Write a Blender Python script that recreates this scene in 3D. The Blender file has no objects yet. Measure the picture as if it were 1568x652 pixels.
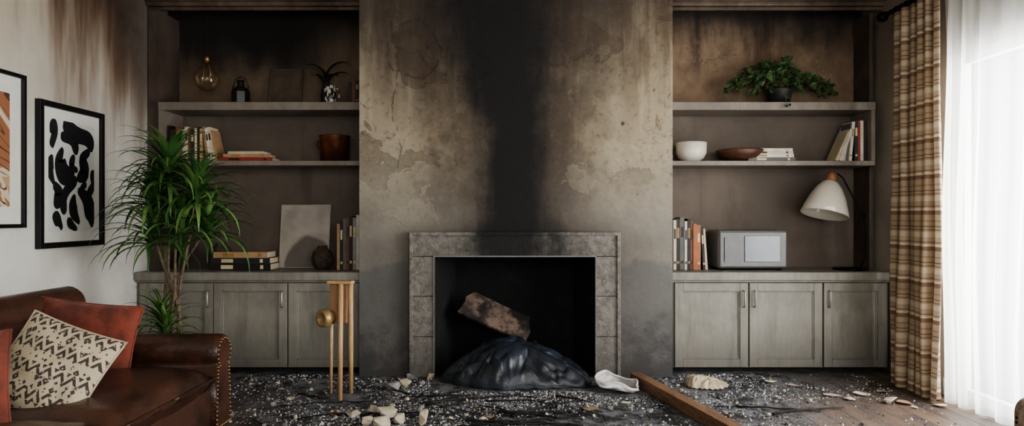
import bpy, math, random, bmesh
from mathutils import Vector, Matrix, noise, Euler
R=random.Random(7)
pi=math.pi
def lin(v):
    v/=255.0
    return v/12.92 if v<=0.04045 else ((v+0.055)/1.055)**2.4
def C(r,g,b): return (lin(r),lin(g),lin(b),1.0)

# ---------------- shader DSL ----------------
class E:
    def __init__(s,nt,sock): s.nt=nt; s.s=sock
    def _m(s,op,a,b=None,c=None):
        n=s.nt.n.new('ShaderNodeMath'); n.operation=op
        for i,v in enumerate((a,b,c)):
            if v is None: continue
            if isinstance(v,E): s.nt.l.new(v.s,n.inputs[i])
            else: n.inputs[i].default_value=v
        return E(s.nt,n.outputs[0])
    def __add__(s,o): return s._m('ADD',s,o)
    __radd__=__add__
    def __mul__(s,o): return s._m('MULTIPLY',s,o)
    __rmul__=__mul__
    def __sub__(s,o): return s._m('SUBTRACT',s,o)
    def __rsub__(s,o): return s._m('SUBTRACT',o,s)
    def __truediv__(s,o): return s._m('DIVIDE',s,o)
    def abs(s): return s._m('ABSOLUTE',s)
    def sin(s): return s._m('SINE',s)
    def frac(s): return s._m('FRACT',s)
    def floor(s): return s._m('FLOOR',s)
    def pow(s,p): return s._m('POWER',s,p)
    def max(s,o): return s._m('MAXIMUM',s,o)
    def min(s,o): return s._m('MINIMUM',s,o)
    def gt(s,o): return s._m('GREATER_THAN',s,o)
    def lt(s,o): return s._m('LESS_THAN',s,o)
    def sm(s,a,b):
        n=s.nt.n.new('ShaderNodeMapRange'); n.interpolation_type='SMOOTHSTEP'
        s.nt.l.new(s.s,n.inputs[0])
        for i,v in ((1,a),(2,b)):
            if isinstance(v,E): s.nt.l.new(v.s,n.inputs[i])
            else: n.inputs[i].default_value=v
        return E(s.nt,n.outputs[0])
class NT:
    def __init__(s,name,rough=0.6,metal=0.0):
        m=bpy.data.materials.new(name); m.use_nodes=True; s.m=m; s.t=m.node_tree; s.n=s.t.nodes; s.l=s.t.links
        s.b=s.n['Principled BSDF']; s.out=s.n['Material Output']
        tc=s.n.new('ShaderNodeTexCoord'); s.obj=tc.outputs['Object']; s.uvs=tc.outputs['UV']
        sp=s.n.new('ShaderNodeSeparateXYZ'); s.l.new(s.obj,sp.inputs[0])
        s.x,s.y,s.z=[E(s,o) for o in sp.outputs]
        s.b.inputs['Roughness'].default_value=rough; s.b.inputs['Metallic'].default_value=metal
    def uv(s):
        sp=s.n.new('ShaderNodeSeparateXYZ'); s.l.new(s.uvs,sp.inputs[0])
        return E(s,sp.outputs[0]),E(s,sp.outputs[1])
    def vec(s,x,y,z):
        n=s.n.new('ShaderNodeCombineXYZ')
        for i,v in enumerate((x,y,z)):
            if isinstance(v,E): s.l.new(v.s,n.inputs[i])
            else: n.inputs[i].default_value=v
        return n.outputs[0]
    def noise(s,scale,detail=4,rough=0.55,dist=0.0,sx=1,sy=1,sz=1,off=0,vec=None):
        n=s.n.new('ShaderNodeTexNoise'); n.inputs['Scale'].default_value=scale
        n.inputs['Detail'].default_value=detail; n.inputs['Roughness'].default_value=rough; n.inputs['Distortion'].default_value=dist
        if vec is None:
            vec=s.obj if (sx,sy,sz,off)==(1,1,1,0) else s.vec(s.x*sx+off,s.y*sy+off,s.z*sz+off)
        s.l.new(vec,n.inputs['Vector']); return E(s,n.outputs[0])
    def vor(s,scale,feature='F1',metric='EUCLIDEAN',vec=None,out=0,rnd=1):
        n=s.n.new('ShaderNodeTexVoronoi'); n.feature=feature
        if feature!='DISTANCE_TO_EDGE': n.distance=metric
        n.inputs['Scale'].default_value=scale; n.inputs['Randomness'].default_value=rnd
        s.l.new(vec or s.obj,n.inputs['Vector']); return E(s,n.outputs[out])
    def mix(s,a,b,f):
        n=s.n.new('ShaderNodeMix'); n.data_type='RGBA'
        for i,v in ((0,f),(6,a),(7,b)):
            if isinstance(v,E): s.l.new(v.s,n.inputs[i])
            else: n.inputs[i].default_value=v
        return E(s,n.outputs[2])
    def col(s,c):
        if isinstance(c,E): s.l.new(c.s,s.b.inputs['Base Color'])
        else: s.b.inputs['Base Color'].default_value=c
    def set(s,k,v):
        if isinstance(v,E): s.l.new(v.s,s.b.inputs[k])
        else: s.b.inputs[k].default_value=v
    def bump(s,h,strength=0.3,dist=0.01):
        n=s.n.new('ShaderNodeBump'); n.inputs['Strength'].default_value=strength; n.inputs['Distance'].default_value=dist
        s.l.new(h.s,n.inputs['Height']); s.l.new(n.outputs[0],s.b.inputs['Normal'])
    def rnd(s):
        n=s.n.new('ShaderNodeNewGeometry'); return E(s,n.outputs['Random Per Island'])
_cache={}
def simple(name,rgb,rough=0.6,metal=0.0,var=0.25,scale=12,bump=0.1,coat=0,rgb2=None):
    k=(name,rgb,rough,metal)
    if k in _cache: return _cache[k]
    t=NT(name,rough,metal); a=C(*rgb)
    b=C(*rgb2) if rgb2 else tuple(v*(1-var) for v in a[:3])+(1,)
    f=t.noise(scale,4,0.6)
    t.col(t.mix(a,b,f.sm(0.35,0.7)))
    if bump: t.bump(t.noise(scale*5,3),bump,0.004)
    if coat: t.set('Coat Weight',coat)
    _cache[k]=t.m; return t.m
def wood(name,rgb,rgb2,axis='z',rough=0.5,scale=10):
    t=NT(name,rough); s={'x':(0.12,1,1),'y':(1,0.12,1),'z':(1,1,0.12)}[axis]
    g=t.noise(scale,5,0.6,0.6,*s); g2=t.noise(scale*6,4,0.6,0.2,*s)
    t.col(t.mix(C(*rgb),C(*rgb2),(g*0.6+g2*0.4).sm(0.35,0.65))); t.bump(g2,0.15,0.003); return t.m

# ---------------- mesh builder ----------------
class MB:
    def __init__(s): s.v=[];s.f=[];s.mi=[];s.sm=[];s.mats=[];s.uv=[]
    def _mat(s,m):
        if m not in s.mats: s.mats.append(m)
        return s.mats.index(m)
    def add(s,vs,fs,mat,smooth=False,M=None,uv=None):
        o=len(s.v); k=s._mat(mat)
        for i,p in enumerate(vs):
            p=Vector(p)
            if M is not None: p=M@p
            s.v.append(p); s.uv.append(uv[i] if uv else (0,0))
        for f in fs: s.f.append([o+i for i in f]); s.mi.append(k); s.sm.append(smooth)
    def box(s,lo,hi,mat,M=None,r=0,seg=2,smooth=False):
        c=[(a+b)/2 for a,b in zip(lo,hi)]; d=[b-a for a,b in zip(lo,hi)]
        bm=bmesh.new(); bmesh.ops.create_cube(bm,size=1)
        for v in bm.verts: v.co=Vector((c[0]+v.co.x*d[0],c[1]+v.co.y*d[1],c[2]+v.co.z*d[2]))
        if r: bmesh.ops.bevel(bm,geom=bm.edges[:],offset=min(r,min(d)*0.49),segments=seg,profile=0.5,affect='EDGES')
        bm.verts.index_update()
        s.add([v.co.copy() for v in bm.verts],[[v.index for v in f.verts] for f in bm.faces],mat,smooth,M); bm.free()
    def lathe(s,prof,c,mat,n=32,M=None,smooth=True):
        vs=[];fs=[]
        for r,z in prof:
            for i in range(n):
                a=2*pi*i/n; vs.append((c[0]+r*math.cos(a),c[1]+r*math.sin(a),c[2]+z))
        for j in range(len(prof)-1):
            for i in range(n):
                fs.append([j*n+i,j*n+(i+1)%n,(j+1)*n+(i+1)%n,(j+1)*n+i])
        if prof[0][0]>1e-5: fs.append(list(range(n))[::-1])
        if prof[-1][0]>1e-5: fs.append([(len(prof)-1)*n+i for i in range(n)])
        s.add(vs,fs,mat,smooth,M)
    def tube(s,pts,rad,mat,n=8,smooth=True):
        pts=[Vector(p) for p in pts]; vs=[];fs=[]
        up=Vector((0.13,0.21,0.97))
        for j,p in enumerate(pts):
            d=(pts[min(j+1,len(pts)-1)]-pts[max(j-1,0)]).normalized()
            a=d.cross(up)
            if a.length<0.05: a=d.cross(Vector((1,0,0)))
            a.normalize(); b=d.cross(a)
            r=rad[j] if isinstance(rad,(list,tuple)) else rad
            for i in range(n):
                t=2*pi*i/n; vs.append(p+a*math.cos(t)*r+b*math.sin(t)*r)
        for j in range(len(pts)-1):
            for i in range(n): fs.append([j*n+i,j*n+(i+1)%n,(j+1)*n+(i+1)%n,(j+1)*n+i])
        fs.append(list(range(n))[::-1]); fs.append([(len(pts)-1)*n+i for i in range(n)])
        s.add(vs,fs,mat,smooth)
    def grid(s,fn,nu,nv,mat,smooth=True,M=None,skip=None):
        vs=[];uv=[];fs=[]
        for j in range(nv+1):
            for i in range(nu+1):
                u,v=i/nu,j/nv; vs.append(fn(u,v)); uv.append((u,v))
        for j in range(nv):
            for i in range(nu):
                if skip and skip((i+.5)/nu,(j+.5)/nv): continue
                a=j*(nu+1)+i; fs.append([a,a+1,a+nu+2,a+nu+1])
        s.add(vs,fs,mat,smooth,M,uv)
    def build(s,name,auto=True):
        if auto:
            xs=[p.x for p in s.v]; ys=[p.y for p in s.v]; zs=[p.z for p in s.v]
            o=Vector(((min(xs)+max(xs))/2,(min(ys)+max(ys))/2,min(zs)))
        else: o=Vector((0,0,0))
        me=bpy.data.meshes.new(name); me.from_pydata([tuple(p-o) for p in s.v],[],s.f)
        for m in s.mats: me.materials.append(m)
        me.polygons.foreach_set('material_index',s.mi); me.polygons.foreach_set('use_smooth',s.sm)
        ul=me.uv_layers.new(name='UVMap')
        for l in me.loops: ul.data[l.index].uv=s.uv[l.vertex_index]
        me.update(); ob=bpy.data.objects.new(name,me); ob.location=o
        bpy.context.scene.collection.objects.link(ob); return ob
def about(p,M): return Matrix.Translation(Vector(p))@M@Matrix.Translation(-Vector(p))
def rot(ax,deg): return Matrix.Rotation(math.radians(deg),4,ax)

# ---------------- surface materials ----------------
def soot_column(t):
    x,z=t.x,t.z
    wx=t.noise(2.2,5,0.6,off=3)-0.5
    streak=t.noise(9,4,0.6,sx=1,sy=1,sz=0.12)-0.5
    fine=t.noise(16,5,0.7,off=8)-0.5
    w=0.22+z.sm(1.7,2.7)*0.26+(1-z.sm(0.95,1.22))*0.17
    cx=z.sm(1.6,2.7)*-0.12+0.02
    d=(x-cx).abs()/w + wx*1.1 + streak*0.9+fine*0.55
    core=1-d.sm(0.45,1.5)
    halo=1-d.sm(0.6,3.9)
    return core,halo,streak
def mk_chimney():
    t=NT('scorched_plaster',0.85); x,z=t.x,t.z
    core,halo,streak=soot_column(t)
    n1=t.noise(2.0,6,0.6,off=11); n2=t.noise(7,6,0.65,off=5); n3=t.noise(40,4,0.6); n4=t.noise(22,5,0.7,off=13)
    c=t.mix(C(146,133,111),C(104,92,76),n1.sm(0.42,0.58))
    c=t.mix(c,C(178,167,142),((x+n2*0.5).sm(0.55,1.25)*(z.sm(1.0,1.7))*0.7))
    c=t.mix(c,C(170,160,138),((-0.55-x+n2*0.4).sm(0.15,0.5)*z.sm(1.0,1.6)*0.6))
    pl=t.noise(1.7,7,0.58,0.5,off=21)
    edge_x=(x+ (n1-0.5)*0.35+ (n2-0.5)*0.08)
    bx=(x+0.74); bz=(z-2.44)
    blob=(bx*bx+bz*bz*0.9).pow(0.5)+(n2-0.5)*0.18+(n1-0.5)*0.15
    blobm=1-blob.sm(0.185,0.2)
    c=t.mix(c,C(112,98,78),blobm*0.95)
    ring=(1-(blob-0.195).abs().sm(0.0,0.014))*n4.sm(0.34,0.48)
    lf=(edge_x+0.88).abs(); lfring=(1-lf.sm(0.0,0.008))*z.sm(1.3,1.6)*n4.sm(0.40,0.52)
    c=t.mix(c,C(168,157,137),(1-(edge_x+0.88).sm(-0.02,0.0))*0.55*z.sm(1.2,1.5))
    pm=pl.sm(0.585,0.595)*z.sm(1.2,1.6); c=t.mix(c,C(104,90,72),pm*0.6)
    pm2=((1-pl).sm(0.59,0.60))*z.sm(0.8,1.3); c=t.mix(c,C(176,165,143),pm2*0.45)
    ring2=(1-(pl-0.59).abs().sm(0.0,0.006))*z.sm(1.2,1.6)
    lines=(ring*0.7).max(lfring*0.7).max(ring2*0.45)
    c=t.mix(c,C(66,55,44),lines)
    c=t.mix(c,C(76,67,57),n4.sm(0.50,0.70)*0.48); c=t.mix(c,C(184,175,157),(1-n4).sm(0.54,0.72)*0.30)
    drip=t.noise(5,5,0.6,sx=1,sy=1,sz=0.13,off=9)
    c=t.mix(c,C(84,64,44),drip.sm(0.38,0.62)*z.sm(1.5,2.7)*0.82)
    ldrip=t.noise(8,5,0.6,sx=1,sy=1,sz=0.10,off=19)
    c=t.mix(c,C(188,177,153),ldrip.sm(0.56,0.68)*z.sm(1.2,2.2)*0.42)
    c=t.mix(c,C(54,43,34),(z+(n2-0.5)*0.5+(n1-0.5)*0.5-x*0.12).sm(2.3,2.95)*0.75)
    low_s=1-(z+(n1-0.5)*0.6+(streak)*0.3).sm(0.9,1.9)
    c=t.mix(c,C(132,129,122),low_s*0.8)
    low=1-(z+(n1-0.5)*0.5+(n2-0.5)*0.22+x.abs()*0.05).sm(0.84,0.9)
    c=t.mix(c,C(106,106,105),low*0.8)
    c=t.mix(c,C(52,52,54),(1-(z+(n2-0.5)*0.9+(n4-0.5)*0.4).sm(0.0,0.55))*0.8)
    speck=t.noise(70,2,0.5).sm(0.64,0.72)*n2.sm(0.48,0.6)
    c=t.mix(c,C(190,180,160),speck*0.5)
    hole=t.vor(2.6,vec=t.vec(x,0.0,z*0.8)); hm=1-(hole+(n3-0.5)*0.03).sm(0.035,0.045)
    c=t.mix(c,C(66,44,30),hm*0.8)
    c=t.mix(c,C(54,45,38),halo*0.82)
    c=t.mix(c,C(17,15,15),core*0.97)
    t.col(c)
    t.bump(n3*0.25+n2*0.4+n4*0.5-lines*0.5-pm*0.4+pm2*0.3-hm*0.8-blobm*0.3,0.6,0.012)
    return t.m
def mk_surround():
    t=NT('sooty_stone',0.85); core,halo,streak=soot_column(t)
    n2=t.noise(18,6,0.7); n3=t.noise(90,3)
    c=t.mix(C(146,142,134),C(108,104,98),n2.sm(0.35,0.65)); c=t.mix(c,C(190,185,174),n3.sm(0.58,0.68)*0.55)
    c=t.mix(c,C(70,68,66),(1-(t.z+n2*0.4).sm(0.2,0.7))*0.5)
    c=t.mix(c,C(60,54,50),halo*0.35); c=t.mix(c,C(16,15,15),core*0.95)
    t.col(c); t.bump(n2+n3*0.6,0.8,0.012); return t.m
def mk_back():
    t=NT('scorched_taupe_paint',0.8); x,y,z=t.x,t.y,t.z
    n1=t.noise(1.6,6,0.6,off=2); n2=t.noise(6,6,0.65); st=t.noise(5,5,0.6,sz=0.15,off=4); n3=t.noise(40,4)
    c=t.mix(C(112,101,91),C(94,84,76),n1.sm(0.35,0.65))
    c=t.mix(c,C(72,63,56),st.sm(0.52,0.7)*0.4)
    up=z.sm(2.04,2.06)
    cu=t.mix(C(140,118,95),C(106,88,70),(n1*0.5+n2*0.5).sm(0.38,0.62))
    cu=t.mix(cu,C(94,81,68),(1-x.sm(-0.5,0.5))*0.55)
    cu=t.mix(cu,C(72,48,34),st.sm(0.46,0.64)*z.sm(2.2,2.7)*0.88)
    pl=t.noise(2.2,7,0.6,0.4,off=8); cu=t.mix(cu,C(80,68,58),(1-(pl-0.6).abs().sm(0,0.008))*0.5)
    cu=t.mix(cu,C(136,120,101),pl.sm(0.6,0.61)*0.4)
    s=(z+(n1-0.5)*0.5+(st-0.5)*0.5-x*0.04).sm(2.32,2.82)
    cu=t.mix(cu,C(22,18,16),s*0.94)
    lx=(1-(x+2.1).abs().sm(0.1,0.95))
    cu=t.mix(cu,C(16,13,12),lx*(z+(n2-0.5)*0.3).sm(2.2,2.65)*0.92)
    c=t.mix(c,cu,up)
    t.col(c); t.bump(n3*0.3+n2*0.4+pl*0.3,0.3,0.006); return t.m
def mk_side(name,left):
    t=NT(name,0.85); x,y,z=t.x,t.y,t.z
    n1=t.noise(1.6,6,0.6,off=2); n2=t.noise(7,6,0.65); st=t.noise(5,5,0.6,sx=0.3,sy=1,sz=0.12,off=4); n3=t.noise(60,4)
    base=C(226,224,218) if left else C(190,182,170)
    c=t.mix(base,C(208,205,197) if left else C(166,158,146),n1.sm(0.4,0.7))
    k=1.0 if left else 0.3
    ye=(z+(n1-0.5)*0.7).sm(1.3,2.8)
    c=t.mix(c,C(172,160,134),ye*0.85*k)
    s=(y+(st-0.5)*2.2+(z-2.0)*0.6).sm(3.9,5.2)*(z+(st-0.5)*1.3).sm(1.45,2.45)
    c=t.mix(c,C(106,76,52),s*0.95*k)
    c=t.mix(c,C(42,30,24),(s*(z+(st-0.5)*0.9+(y-4.6)*0.5).sm(2.15,2.95)*0.9)*k)
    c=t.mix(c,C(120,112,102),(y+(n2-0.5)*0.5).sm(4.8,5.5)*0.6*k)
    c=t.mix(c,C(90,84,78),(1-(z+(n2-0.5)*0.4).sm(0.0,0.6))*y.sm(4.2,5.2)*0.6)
    t.col(c); t.bump(n3*0.3+n2*0.4,0.2,0.006); return t.m
def mk_floor():
    t=NT('charred_plank_floor',0.4); x,y,z=t.x,t.y,t.z
    W=0.135
    pid=(x/W).floor(); fx=(x/W).frac()
    yo=y+ (pid*12.9898).sin()*3.0
    pid2=(yo/1.3).floor(); fy=(yo/1.3).frac()
    rn=(((pid*78.233+pid2*37.719).sin())*437.585).frac()
    g=t.noise(6,6,0.6,0.8,vec=t.vec(x*2.2,y*0.22,pid*3.1)); g2=t.noise(40,5,0.6,0.3,vec=t.vec(x*1.5,y*0.12,pid*1.7))
    c=t.mix(C(106,82,63),C(56,42,34),g.sm(0.35,0.66))
    c=t.mix(c,C(144,117,91),rn.sm(0.3,1.0)*0.5)
    c=t.mix(c,C(44,34,28),g2.sm(0.5,0.7)*0.5)
    gap=(1-fx.sm(0.0,0.04)).max(fx.sm(0.965,1.0)).max(1-fy.sm(0.0,0.004))
    c=t.mix(c,C(12,9,8),gap*0.9)
    n1=t.noise(1.4,6,0.62,off=7); n2=t.noise(6,6,0.7,off=1); n3=t.noise(150,2,0.6); n4=t.noise(45,3,0.7,off=5)
    d=((x-0.1)*0.38).abs()+ (5.0-y).abs()*0.26 + (n1-0.5)*0.9+(n2-0.5)*0.3
    burn=1-d.sm(0.6,1.1)
    burn2=1-d.sm(0.7,1.5)
    c=t.mix(c,C(34,30,28),burn2*0.55)
    c=t.mix(c,C(34,33,34),burn*0.93)
    ash=burn*(n2+n4*0.3).sm(0.55,0.74)
    c=t.mix(c,C(130,132,136),ash*0.62)
    blk=burn*t.noise(3,5,0.7,off=15).sm(0.50,0.58); c=t.mix(c,C(17,17,18),blk*0.8)
    sp=(n3.sm(0.52,0.63))*(burn2)*(n2+(n1-0.5)).sm(0.36,0.56)
    c=t.mix(c,C(190,192,196),sp*0.65)
    t.col(c); t.set('Roughness',(burn2*0.4+0.34+(n2-0.5)*0.2)); t.bump(sp*0.6+ash*0.5+n4*burn*0.6+g2*0.1-gap*0.5,0.6,0.012); return t.m
M_chim=mk_chimney(); M_sur=mk_surround(); M_back=mk_back(); M_left=mk_side('left_wall_plaster',True); M_right=mk_side('right_wall_plaster',False); M_floor=mk_floor()
M_ceil=simple('ceiling_paint',(150,140,124),0.9,rgb2=(80,66,52),scale=2)
def mk_cab(name,a,b,low=True):
    t=NT(name,0.5); n1=t.noise(3,6,0.6); n2=t.noise(30,4,0.6,sx=1,sy=1,sz=0.3); st=t.noise(7,5,0.65,sz=0.14,off=3)
    c=t.mix(C(*a),C(*b),(n1*0.7+n2*0.3).sm(0.35,0.65))
    if low:
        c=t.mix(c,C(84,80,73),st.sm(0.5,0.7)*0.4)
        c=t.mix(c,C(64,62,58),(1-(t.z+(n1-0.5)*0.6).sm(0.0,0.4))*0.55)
    t.col(c); t.bump(n2,0.1,0.003); return t.m
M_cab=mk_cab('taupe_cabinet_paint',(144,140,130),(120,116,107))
M_shelf=mk_cab('taupe_shelf_paint',(136,127,116),(112,103,94),False)
M_post=mk_cab('dark_post_paint',(88,76,68),(64,54,48),False)
M_char=simple('char_black',(20,18,18),0.9,rgb2=(42,40,40),scale=14,bump=0.6)
M_blackmetal=simple('black_metal',(24,22,21),0.4,0.7)
M_steel=simple('brushed_steel',(190,186,178),0.35,0.9,bump=0.03)
M_fbm=simple('sooty_metal',(124,122,120),0.5,0.6)

# ---------------- room shell ----------------
H=2.9
b=MB(); b.box((-3.05,-1.6,-0.1),(3.1,5.8,0),M_floor); b.build('floor',False)
b=MB(); b.box((-3.05,-1.6,H),(3.1,5.8,H+0.1),M_ceil); b.build('ceiling',False)
b=MB(); b.box((-3.05,5.65,0),(3.1,5.8,H),M_back); b.build('wall_back',False)
b=MB(); b.box((-2.97,-1.6,0),(-2.85,5.65,H),M_left); b.build('wall_left',False)
b=MB()
b.box((2.9,4.5,0),(3.02,5.65,H),M_right); b.box((2.9,1.6,2.27),(3.02,4.5,H),M_right); b.box((2.9,-1.6,0),(3.02,1.6,H),M_right)
b.build('wall_right',False)
b=MB()
b.box((-1.141,5.1,0),(-0.58,5.65,H),M_chim); b.box((0.624,5.1,0),(1.2,5.65,H),M_chim); b.box((-0.58,5.1,0.898),(0.624,5.65,H),M_chim)
b.build('wall_chimney_breast',False)
b=MB()
for x0,x1 in ((-0.761,-0.58),(0.624,0.805)):
    for z0,z1 in ((0.0,0.3),(0.303,0.6),(0.603,0.895)):
        b.box((x0,5.065,z0),(x1,5.0995,z1),M_sur,r=0.005)
b.box((-0.761,5.065,0.898),(0.805,5.0995,1.078),M_sur,r=0.005)
for x0,x1 in ((-0.761,-0.735),(0.779,0.805)): b.box((x0,5.05,0),(x1,5.068,1.078),M_sur,r=0.004)
b.box((-0.735,5.05,1.052),(0.779,5.068,1.078),M_sur,r=0.004)
b.box((-0.583,5.056,0),(-0.574,5.09,0.903),M_fbm); b.box((0.618,5.056,0),(0.627,5.09,0.903),M_fbm); b.box((-0.574,5.056,0.894),(0.618,5.09,0.903),M_fbm)
b.build('fireplace_surround',False)
b=MB()
t=NT('sooty_firebrick',0.95)
br=t.n.new('ShaderNodeTexBrick'); br.inputs['Scale'].default_value=4; t.l.new(t.vec(t.x+t.y,t.z,0.0),br.inputs['Vector'])
br.inputs['Color1'].default_value=C(19,18,18); br.inputs['Color2'].default_value=C(16,15,15); br.inputs['Mortar'].default_value=C(13,12,12)
t.col(t.mix(E(t,br.outputs[0]),C(34,33,34),t.noise(7,5).sm(0.5,0.75)*0.6)); t.bump(t.noise(25,5),0.4,0.01); M_fb=t.m
b.box((-0.5795,5.6,0.0),(0.6235,5.645,0.8975),M_fb)
b.add([(-0.579,5.11,0),(-0.579,5.11,0.897),(-0.46,5.6,0.897),(-0.46,5.6,0),(-0.5795,5.6,0),(-0.5795,5.6,0.897)],[(0,1,2,3),(0,4,5,1),(1,5,2),(0,3,4)],M_fb)
b.add([(0.623,5.11,0),(0.623,5.11,0.897),(0.5,5.6,0.897),(0.5,5.6,0),(0.6235,5.6,0),(0.6235,5.6,0.897)],[(3,2,1,0),(1,5,4,0),(2,5,1),(4,3,0)],M_fb)
b.box((-0.5795,5.11,0.885),(0.6235,5.6,0.8975),M_fb); b.box((-0.579,5.11,0.0005),(0.623,5.6,0.012),M_fb)
b.build('firebox',False)
M_bb=simple('baseboard_paint',(176,170,158),0.5)
b=MB(); b.box((-2.85,-1.6,0),(-2.832,5.12,0.12),M_bb,r=0.004); b.build('baseboard_left')
b=MB(); b.box((2.882,4.56,0),(2.9,5.12,0.12),M_bb,r=0.004); b.build('baseboard_right')
M_crown=mk_cab('sooty_crown',(104,88,74),(60,48,39),False)
for nm,x0,x1 in (('trim_1',-2.85,-1.141),('trim_2',1.2,2.9)):
    b=MB(); b.box((x0,5.3,2.83),(x1,5.36,2.9),M_crown,r=0.01); b.box((x0,5.27,2.86),(x1,5.31,2.9),M_crown,r=0.01); b.box((x0,5.33,2.805),(x1,5.36,2.83),M_crown,r=0.005); b.build(nm)

# ---------------- cabinets & bookcases ----------------
def cabinet(x0,x1,doors,handles):
    b=MB()
    b.box((x0,5.2,0.045),(x1,5.645,0.705),M_cab); b.box((x0+0.01,5.26,0),(x1-0.01,5.64,0.045),M_char)
    b.box((x0,5.135,0.712),(x1,5.648,0.774),M_cab,r=0.006); b.box((x0,5.16,0.697),(x1,5.2,0.712),M_cab,r=0.003)
    for (a,c) in doors:
        z0,z1=0.052,0.69; w=0.062
        b.box((a+w,5.188,z0+w),(c-w,5.2,z1-w),M_cab)
        b.box((a,5.172,z0),(a+w,5.2,z1),M_cab,r=0.003); b.box((c-w,5.172,z0),(c,5.2,z1),M_cab,r=0.003)
        b.box((a+w,5.172,z0),(c-w,5.2,z0+w),M_cab,r=0.003); b.box((a+w,5.172,z1-w),(c-w,5.2,z1),M_cab,r=0.003)
        for q in ((a+w,a+w+0.01,z0+w,z1-w),(c-w-0.01,c-w,z0+w,z1-w),(a+w,c-w,z0+w,z0+w+0.01),(a+w,c-w,z1-w-0.01,z1-w)):
            b.box((q[0],5.180,q[2]),(q[1],5.19,q[3]),M_cab,r=0.003)
    for hx in handles:
        b.tube([(hx,5.172,0.63),(hx,5.15,0.63),(hx,5.145,0.62),(hx,5.145,0.52),(hx,5.15,0.51),(hx,5.172,0.51)],0.006,M_steel,8)
    return b.build('base_cabinet')
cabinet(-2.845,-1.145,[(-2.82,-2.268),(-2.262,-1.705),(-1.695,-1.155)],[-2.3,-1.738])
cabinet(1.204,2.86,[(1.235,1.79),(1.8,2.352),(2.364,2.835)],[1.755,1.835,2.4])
def bookcase(x0,x1,wallside):
    b=MB()
    b.box((x0,5.3,2.02),(x1,5.648,2.083),M_shelf,r=0.004)
    b.box((x0,5.31,1.59),(x1,5.648,1.627),M_shelf,r=0.003)
    if wallside<0:
        b.box((x0-0.09,5.33,0.776),(x0-0.001,5.648,2.803),M_post); b.box((x0,5.31,1.627),(x0+0.03,5.648,2.02),M_shelf)
    else:
        b.box((x1+0.001,5.40,0.776),(x1+0.03,5.648,2.803),M_post); b.box((x1-0.03,5.31,1.627),(x1,5.648,2.02),M_shelf)
    return b.build('built_in_bookcase')
bookcase(-2.75,-1.143,-1); bookcase(1.202,2.825,1)

# ---------------- window, curtains ----------------
M_white=simple('white_frame_paint',(225,225,220),0.5,var=0.08)
b=MB()
for y in (1.62,2.55,3.5,4.46): b.box((2.93,y-0.035,0.0),(2.98,y+0.035,2.26),M_white,r=0.004)
for z in (0.04,2.22): b.box((2.93,1.62,z-0.04),(2.98,4.46,z+0.04),M_white,r=0.004)
def thin_glass(name,f,tint=(250,252,255),rough=0.02):
    t=NT(name,rough); t.set('Specular IOR Level',0.8); t.col(C(*tint))
    tr=t.n.new('ShaderNodeBsdfTransparent'); mx=t.n.new('ShaderNodeMixShader')
    gl=t.n.new('ShaderNodeBsdfGlossy'); gl.inputs['Roughness'].default_value=rough; gl.inputs['Color'].default_value=C(*tint)
    lw=t.n.new('ShaderNodeLayerWeight'); lw.inputs[0].default_value=0.35
    t.l.new((E(t,lw.outputs['Facing'])*f+0.03).s,mx.inputs[0])
    t.l.new(tr.outputs[0],mx.inputs[1]); t.l.new(gl.outputs[0],mx.inputs[2]); t.l.new(mx.outputs[0],t.out.inputs[0]); return t.m
b.box((2.952,1.66,0.08),(2.956,4.43,2.18),thin_glass('window_glass',0.1))
b.build('window_1')
def curtain(name,y0,y1,x0,amp,k,mat,ztop,zbot,ny=240,nz=40):
    b=MB()
    def fn(u,v):
        z=zbot+(ztop-zbot)*v
        ph=2*pi*k*(u+0.012*math.sin(u*17)+0.01*math.sin(v*3+u*5))
        a=amp*(0.75+0.35*math.sin(u*23+1))*(1-0.45*v)
        y=y0+(y1-y0)*u+0.25*amp*math.sin(2*ph)*(1-v*0.5)+0.02*math.sin(v*4+u*9)*(1-v)
        return (x0+a*math.sin(ph)+0.01*math.sin(v*9+u*11)*(1-v),y,z)
    b.grid(fn,ny,nz,mat); o=b.build(name)
    return o
t=NT('striped_curtain_fabric',0.9); z=t.z
f=(z/0.235).frac(); c=t.mix(C(180,162,138),C(160,142,119),t.noise(5,3).sm(0.3,0.7))
def band(a,bb): return f.gt(a)*f.lt(bb)
c=t.mix(c,C(122,95,77),band(0.08,0.2)*0.85); c=t.mix(c,C(212,199,180),band(0.2,0.26)*0.8); c=t.mix(c,C(110,86,71),band(0.30,0.33)*0.8)
c=t.mix(c,C(202,189,169),band(0.46,0.6)*0.7); c=t.mix(c,C(130,104,86),band(0.64,0.68)*0.85); c=t.mix(c,C(96,73,60),band(0.74,0.77)*0.8); c=t.mix(c,C(140,114,95),band(0.88,0.93)*0.7)
t.col(c); t.bump(t.noise(300,2),0.2,0.002)
tl=t.n.new('ShaderNodeBsdfTranslucent'); t.l.new(c.s,tl.inputs[0]); mx=t.n.new('ShaderNodeMixShader'); mx.inputs[0].default_value=0.10
t.l.new(t.b.outputs[0],mx.inputs[1]); t.l.new(tl.outputs[0],mx.inputs[2]); t.l.new(mx.outputs[0],t.out.inputs[0])
curtain('striped_curtain',4.90,4.36,2.735,0.06,6,t.m,2.64,0.012)
t=NT('sheer_voile',0.9)
d1=t.n.new('ShaderNodeBsdfDiffuse'); d1.inputs[0].default_value=C(240,240,236)
tl=t.n.new('ShaderNodeBsdfTranslucent'); tl.inputs[0].default_value=C(236,240,244)
tr=t.n.new('ShaderNodeBsdfTransparent')
m1=t.n.new('ShaderNodeMixShader'); m1.inputs[0].default_value=0.42; t.l.new(d1.outputs[0],m1.inputs[1]); t.l.new(tl.outputs[0],m1.inputs[2])
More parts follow.
